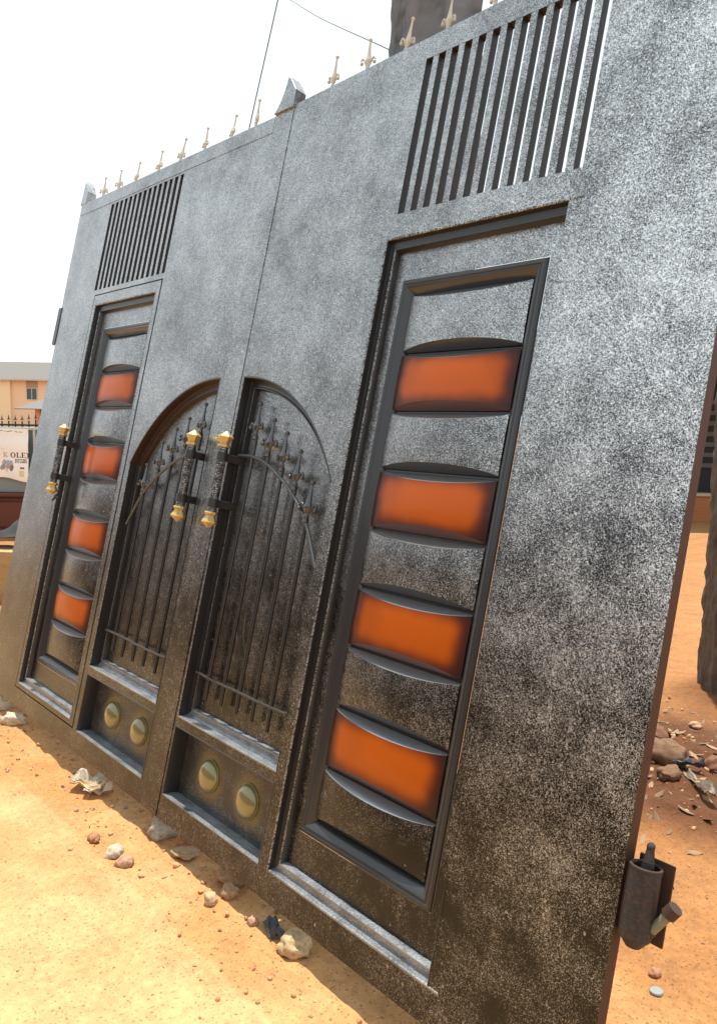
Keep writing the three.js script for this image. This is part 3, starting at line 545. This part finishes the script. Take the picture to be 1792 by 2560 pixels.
  const pg2 = new THREE.PlaneGeometry(0.62, 0.585, 16, 16), pp = pg2.attributes.position; for (let i = 0; i < pp.count; i++) { const x = pp.getX(i), y = pp.getY(i); pp.setZ(i, 0.012 * Math.sin(x * 9 + y * 4) + 0.006 * Math.sin(y * 22)); pp.setY(i, y - 0.02 * x - (y < -0.2 ? 0.05 * sst(0, 0.3, x) : 0)); } pg2.computeVertexNormals();
  const po = mesh('poster', pg2, std({ map: ct, roughness: 0.8 })); po.position.set(-7.447, 1.025, -1.955); po.rotation.set(0, 0.84, 0.0); tag(po, 'creased white poster with black letters hung on the kiosk window', 'poster');
  // dark sheet and block wall
  const rag = new THREE.PlaneGeometry(0.9, 0.5, 24, 14), rp = rag.attributes.position; for (let i = 0; i < rp.count; i++) { const x = rp.getX(i), y = rp.getY(i); rp.setZ(i, 0.09 * fbm(x * 5, y * 5 + 3, 3) + 0.16 * Math.exp(-((x - 0.1) ** 2 + y * y) * 14)); } rag.rotateX(-Math.PI / 2); rag.computeVertexNormals();
  const ro = mesh('plastic_sheet', rag, std({ color: lin(0.03, 0.03, 0.031), roughness: 0.95 })); ro.position.set(-4.28, 0.44, -1.02); ro.rotation.y = 0.84; tag(ro, 'crumpled dark grey sheet lying on the block wall at the left edge', 'plastic sheet');
  const wg = new THREE.BoxGeometry(2.4, 0.41, 0.34, 40, 8, 6), wp = wg.attributes.position; for (let i = 0; i < wp.count; i++) { const x = wp.getX(i), y = wp.getY(i), z = wp.getZ(i); wp.setXYZ(i, x, y + 0.012 * fbm(x * 6, z * 8, 3), z + 0.03 * fbm(x * 4, y * 9, 3)); } wg.computeVertexNormals();
  const wo = mesh('block_wall', planar(wg), std({ color: lin(0.40, 0.27, 0.13), roughness: 0.95, bumpMap: BUMP, bumpScale: 0.02 })); wo.position.set(-4.35, 0.2, -0.62); wo.rotation.y = 0.84; tag(wo, 'low weathered block wall in front of the kiosk at left', 'wall');
}
// ------------------------------------------------------------------ added unseen wall behind the camera, darkens reflections in the gate
{
  const g = new THREE.BoxGeometry(26, 3.0, 0.3, 130, 15, 1), p = g.attributes.position; for (let i = 0; i < p.count; i++) p.setZ(i, p.getZ(i) + 0.02 * fbm(p.getX(i) * 2, p.getY(i) * 2, 3)); g.computeVertexNormals();
  const o = mesh('added_wall', planar(g), std({ color: lin(0.10, 0.062, 0.04), roughness: 0.95, bumpMap: BUMP, bumpScale: 0.02 })); o.position.set(-3, 1.48, 6.2); tag(o, 'added unseen brown wall behind the camera, darkens the reflections in the gate', 'wall');
}
// ------------------------------------------------------------------ overhead wires
{
  const wm = std({ color: lin(0.06, 0.06, 0.065), roughness: 0.7 });
  const a = mesh('overhead_wire', tube([[-2.60, 6.6, -2.96], [-2.71, 4.6, -2.51], [-2.761, 3.647, -2.293], [-2.81, 2.7, -2.09]], 0.0042, 30, 6), wm); tag(a, 'steep dark cable coming down out of the sky behind the gate', 'cable');
  const b = mesh('overhead_wire', tube([[-9.8, 8.98, -7.3], [-5.222, 6.167, -4.497], [-2.9, 4.72, -3.06], [-0.6, 3.33, -1.634], [0.35, 2.75, -1.0]], 0.0032, 40, 6), wm); tag(b, 'thin pale cable slanting down to the grey pillar', 'cable');
}
// ------------------------------------------------------------------ stones, litter, crumbs
function stoneGeo(sd, rough = 0.3, det = 4) {
  const g = new THREE.IcosahedronGeometry(1, det), p = g.attributes.position, v = new THREE.Vector3();
  for (let i = 0; i < p.count; i++) {
    v.fromBufferAttribute(p, i).normalize();
    let k = 1 + rough * fbm(v.x * 1.3 + sd, v.y * 1.3 + v.z * 1.1 + sd * 0.7, 2) + rough * 0.5 * pn(v.z * 2.4 + sd, v.x * 2.1 + v.y) + 0.09 * fbm(v.x * 6 + sd, v.y * 6 + v.z * 5, 3);
    const f = Math.abs(v.x * 0.6 + v.y * 0.5 - v.z * 0.62); if (f > 0.86) k *= mix(1, 0.86 / f, 0.7); const f2 = Math.abs(v.x * 0.7 - v.y * 0.6 + v.z * 0.4); if (f2 > 0.88) k *= mix(1, 0.88 / f2, 0.7);
    p.setXYZ(i, v.x * k, v.y * k, v.z * k);
  }
  g.computeVertexNormals(); return toCreasedNormals(g, 1.3);
}
const rockTex = dataTex(256, 256, (i, j, o) => { const n = 1.02 + 0.3 * fbm(i / 24, j / 24, 5) - 0.2 * sst(0.3, 0.6, pn(i / 9, j / 9)); o[0] = o[1] = o[2] = Math.max(0, Math.min(255, 238 * n)); }, true);
const stoneM = (r, g, b) => std({ color: lin(r, g, b), map: rockTex, roughness: 0.93, bumpMap: BUMP, bumpScale: 0.0003 });
const SM = { white: stoneM(0.55, 0.46, 0.34), cream: stoneM(0.56, 0.40, 0.22), pink: stoneM(0.50, 0.29, 0.18), red: stoneM(0.42, 0.20, 0.10), grey: stoneM(0.40, 0.35, 0.28), brown: stoneM(0.38, 0.235, 0.125), dark: stoneM(0.19, 0.10, 0.055), darkred: stoneM(0.20, 0.085, 0.045) };  // dark and darkred: rubble colours with the shade over them painted in
[
  [0.045, -0.045, 0.062, 0.056, 0.05, 'grey', 3, 'mottled grey rock wedged under the middle of the gate, largest of the stones there'],
  [-0.075, 0.165, 0.026, 0.018, 0.02, 'red', 11, 'small red stone alone on the sand, left of the white stone pair'],
  [0.065, 0.155, 0.032, 0.024, 0.028, 'white', 5, 'whitish stone touching a pinkish one in front of the gate'],
  [0.145, 0.155, 0.030, 0.022, 0.026, 'pink', 8, 'pinkish brown stone touching a whitish one in front of the gate'],
  [0.515, 0.055, 0.022, 0.024, 0.02, 'cream', 21, 'pale cream stone beside the round brown stone at the shadow edge'],
  [0.515, -0.01, 0.027, 0.027, 0.025, 'brown', 29, 'round brown stone half in the shadow of the gate, beside a cream stone'],
  [0.675, 0.012, 0.016, 0.017, 0.016, 'pink', 33, 'small pinkish pebble between the cream stone and the large tan stone'],
  [0.845, -0.012, 0.048, 0.038, 0.044, 'cream', 2, 'large tan rounded stone at the gate foot, nearest to the camera'],
  [-1.60, -0.05, 0.075, 0.055, 0.06, 'white', 14, 'big pale stone under the far left corner of the gate'],
  [-1.345, 0.01, 0.058, 0.036, 0.042, 'white', 17, 'flat pale stone in front of the far left corner stone'],
  [0.215, -0.03, 0.05, 0.014, 0.045, 'brown', 44, 'flat cracked clay slab beside the grey rock under the gate'],
  [0.16, -0.06, 0.028, 0.03, 0.028, 'red', 47, 'reddish stone in the shadow right of the grey rock'],
  [0.45, -0.07, 0.055, 0.04, 0.05, 'brown', 52, 'brown lump in the deep shadow under the middle of the right leaf'],
  [1.55, -0.69, 0.017, 0.013, 0.016, 'red', 56, 'small crumbly red clod above the round grey lid'],
  [0.93, -1.93, 0.10, 0.055, 0.08, 'dark', 61, 'largest brown rubble block at the foot of the dark post'],
  [0.78, -2.12, 0.06, 0.04, 0.055, 'darkred', 64, 'red rubble lump behind the largest block, close to the dark post'],
  [1.02, -1.80, 0.05, 0.03, 0.05, 'dark', 68, 'brown rubble piece in front of the largest block'],
  [0.72, -1.95, 0.045, 0.03, 0.04, 'dark', 70, 'dark rubble piece next to the red primed gate edge'],
  [1.10, -2.05, 0.06, 0.04, 0.05, 'darkred', 73, 'red rubble piece at the right edge of the photo by the dark post'],
  [0.82, -2.45, 0.03, 0.02, 0.03, 'pink', 77, 'small pink stone on the sunlit earth behind the rubble'],
].forEach(([x, z, a, b, c, m, sd, label]) => {
  const o = mesh('stone', stoneGeo(sd, 0.34), SM[m]); o.scale.set(a, b, c); o.position.set(x, groundH(x, z) + b * 0.48, z); o.rotation.set(rr(-0.2, 0.2), sd * 1.7, rr(-0.2, 0.2)); tag(o, label, 'stone');
});
function sheetGeo(w, h, sd, amp) { const g = new THREE.PlaneGeometry(w, h, 14, 10), p = g.attributes.position; for (let i = 0; i < p.count; i++) { const x = p.getX(i), y = p.getY(i); p.setZ(i, amp * fbm(x / w * 2.2 + sd, y / h * 2 + sd, 3) + amp * 0.9 * Math.abs(pn(x / w * 1.6 + sd * 2, y / h))); } g.rotateX(-Math.PI / 2); g.computeVertexNormals(); return toCreasedNormals(g, 0.35); }
{
  const pap = std({ color: lin(0.50, 0.43, 0.33), roughness: 0.85, bumpMap: BUMP, bumpScale: 0.004 }), pap2 = std({ color: lin(0.58, 0.42, 0.25), roughness: 0.85 });
  const t = thing('crumpled_paper', 'crumpled off-white paper bag lying at the foot of the left leaf', 'paper', [-0.45, groundH(-0.45, 0) + 0.004, 0.005], 0.5);
  mesh('fold', sheetGeo(0.13, 0.075, 4, 0.06).translate(-0.02, 0.022, -0.01), pap, t); const f2 = mesh('fold', sheetGeo(0.15, 0.03, 9, 0.035).translate(0, 0.026, 0.028), pap2, t); f2.rotation.z = 0.1; const f3 = mesh('fold', sheetGeo(0.11, 0.05, 13, 0.05).translate(0.03, 0.012, 0.045), pap, t); f3.rotation.y = 0.5;
  const r = mesh('rag', clean([tube([[0, 0.01, 0], [0.02, 0.025, 0.005], [0.045, 0.014, 0.012], [0.07, 0.024, 0.0], [0.09, 0.008, -0.005]], 0.011, 24, 8), sheetGeo(0.08, 0.04, 21, 0.03).translate(0.03, 0.012, 0.01)]), std({ color: lin(0.06, 0.06, 0.065), roughness: 0.8 })); r.position.set(0.715, groundH(0.74, 0.01), -0.03); r.rotation.y = -0.3; tag(r, 'twisted dark grey rag beside the large tan stone', 'rag');
  const d = mesh('bottle_lid', new THREE.LatheGeometry([[0, 0.006], [0.015, 0.006], [0.0172, 0.005], [0.018, 0.0]].map((q) => new THREE.Vector2(...q)), 28), std({ color: lin(0.24, 0.26, 0.24), roughness: 0.55 })); d.position.set(1.585, groundH(1.585, -0.633) + 0.001, -0.633); d.rotation.z = 0.08; tag(d, 'round grey lid on the orange earth at lower right', 'lid');
  const s = mesh('plastic_strip', sheetGeo(0.2, 0.035, 31, 0.05), std({ color: lin(0.24, 0.19, 0.14), roughness: 0.5 })); s.position.set(1.16, groundH(1.16, -1.78) + 0.02, -1.78); s.rotation.y = -0.6; tag(s, 'pale torn plastic strip in the rubble at the right edge', 'plastic strip');
  const s2 = mesh('plastic_strip', sheetGeo(0.12, 0.05, 37, 0.04), std({ color: lin(0.05, 0.055, 0.08), roughness: 0.6 })); s2.position.set(1.05, groundH(1.05, -1.92) + 0.03, -1.9); s2.rotation.y = 0.4; tag(s2, 'dark bluish plastic scrap among the rubble by the post', 'plastic scrap');
}
{ // crumbs of earth and dry leaves nobody could count
  const cg = stoneGeo(91, 0.4, 1), N = 2600, im = new THREE.InstancedMesh(cg, std({ color: lin(1, 1, 1), roughness: 0.95 }), N), m = new THREE.Matrix4(), q = new THREE.Quaternion(), e = new THREE.Euler(), cc = new THREE.Color();
  for (let i = 0; i < N; i++) {
    let x, z; const k = rnd();
    if (k < 0.35) { x = rr(-2, 1.9); z = 0.05 + (rnd() + rnd() - 1) * 0.3; } else if (k < 0.55) { x = 0.95 + (rnd() + rnd() - 1) * 0.8; z = -2.0 + (rnd() + rnd() - 1) * 0.9; } else if (k < 0.8) { x = rr(0.2, 3); z = rr(-4.5, -0.2); } else { x = rr(-3, 2.2); z = rr(-0.2, 1.6); }
    const s = 0.0012 + 0.0065 * Math.pow(rnd(), 5) * (k < 0.55 ? 1.4 : k < 0.8 ? 0.8 : 0.45);
    e.set(rnd() * 6, rnd() * 6, rnd() * 6); q.setFromEuler(e); m.compose(new THREE.Vector3(x, groundH(x, z) + s * 0.3, z), q, new THREE.Vector3(s * rr(0.8, 1.4), s * rr(0.6, 1), s)); im.setMatrixAt(i, m);
    const b = rr(0.6, 1.15), w = rnd(); im.setColorAt(i, cc.setRGB(0.50 * b, mix(0.24, 0.33, w) * b, mix(0.10, 0.19, w) * b));
  }
  im.name = 'earth_crumbs'; im.userData = { kind: 'stuff', label: 'loose crumbs of red earth scattered over the ground', category: 'gravel' }; im.castShadow = im.receiveShadow = true; scene.add(im);
  const lg = new THREE.PlaneGeometry(1, 0.36, 6, 2), lp = lg.attributes.position; for (let i = 0; i < lp.count; i++) { const x = lp.getX(i), y = lp.getY(i); lp.setY(i, y * (1 - Math.pow(Math.abs(x) * 2, 2) * 0.95)); lp.setZ(i, 0.18 * x * x - 0.25 * Math.abs(y)); } lg.rotateX(-Math.PI / 2); lg.computeVertexNormals();
  const M2 = 420, il = new THREE.InstancedMesh(lg, std({ color: lin(1, 1, 1), roughness: 0.8 }), M2);
  for (let i = 0; i < M2; i++) {
    let x, z; const k = rnd(); if (k < 0.55) { x = 0.95 + (rnd() + rnd() - 1) * 0.7; z = -2.0 + (rnd() + rnd() - 1) * 0.8; } else if (k < 0.8) { x = rr(-1.6, 1.7); z = 0.02 + (rnd() + rnd() - 1) * 0.22; } else { x = rr(-1, 2.5); z = rr(-3.5, 1.2); }
    const s = k < 0.55 ? rr(0.02, 0.07) : rr(0.006, 0.02);
    e.set(rr(-0.5, 0.5), rnd() * 6.3, rr(-0.6, 0.6)); q.setFromEuler(e); m.compose(new THREE.Vector3(x, groundH(x, z) + s * 0.1, z), q, new THREE.Vector3(s, s, s)); il.setMatrixAt(i, m);
    const b = rr(0.6, 1.2); il.setColorAt(i, cc.setRGB(0.27 * b, 0.17 * b, 0.09 * b));
  }
  il.name = 'dry_leaves'; il.userData = { kind: 'stuff', label: 'dry leaves and chips strewn by the rubble and gate foot', category: 'leaf litter' }; il.castShadow = il.receiveShadow = true; scene.add(il);
}
renderer.render(scene, camera);
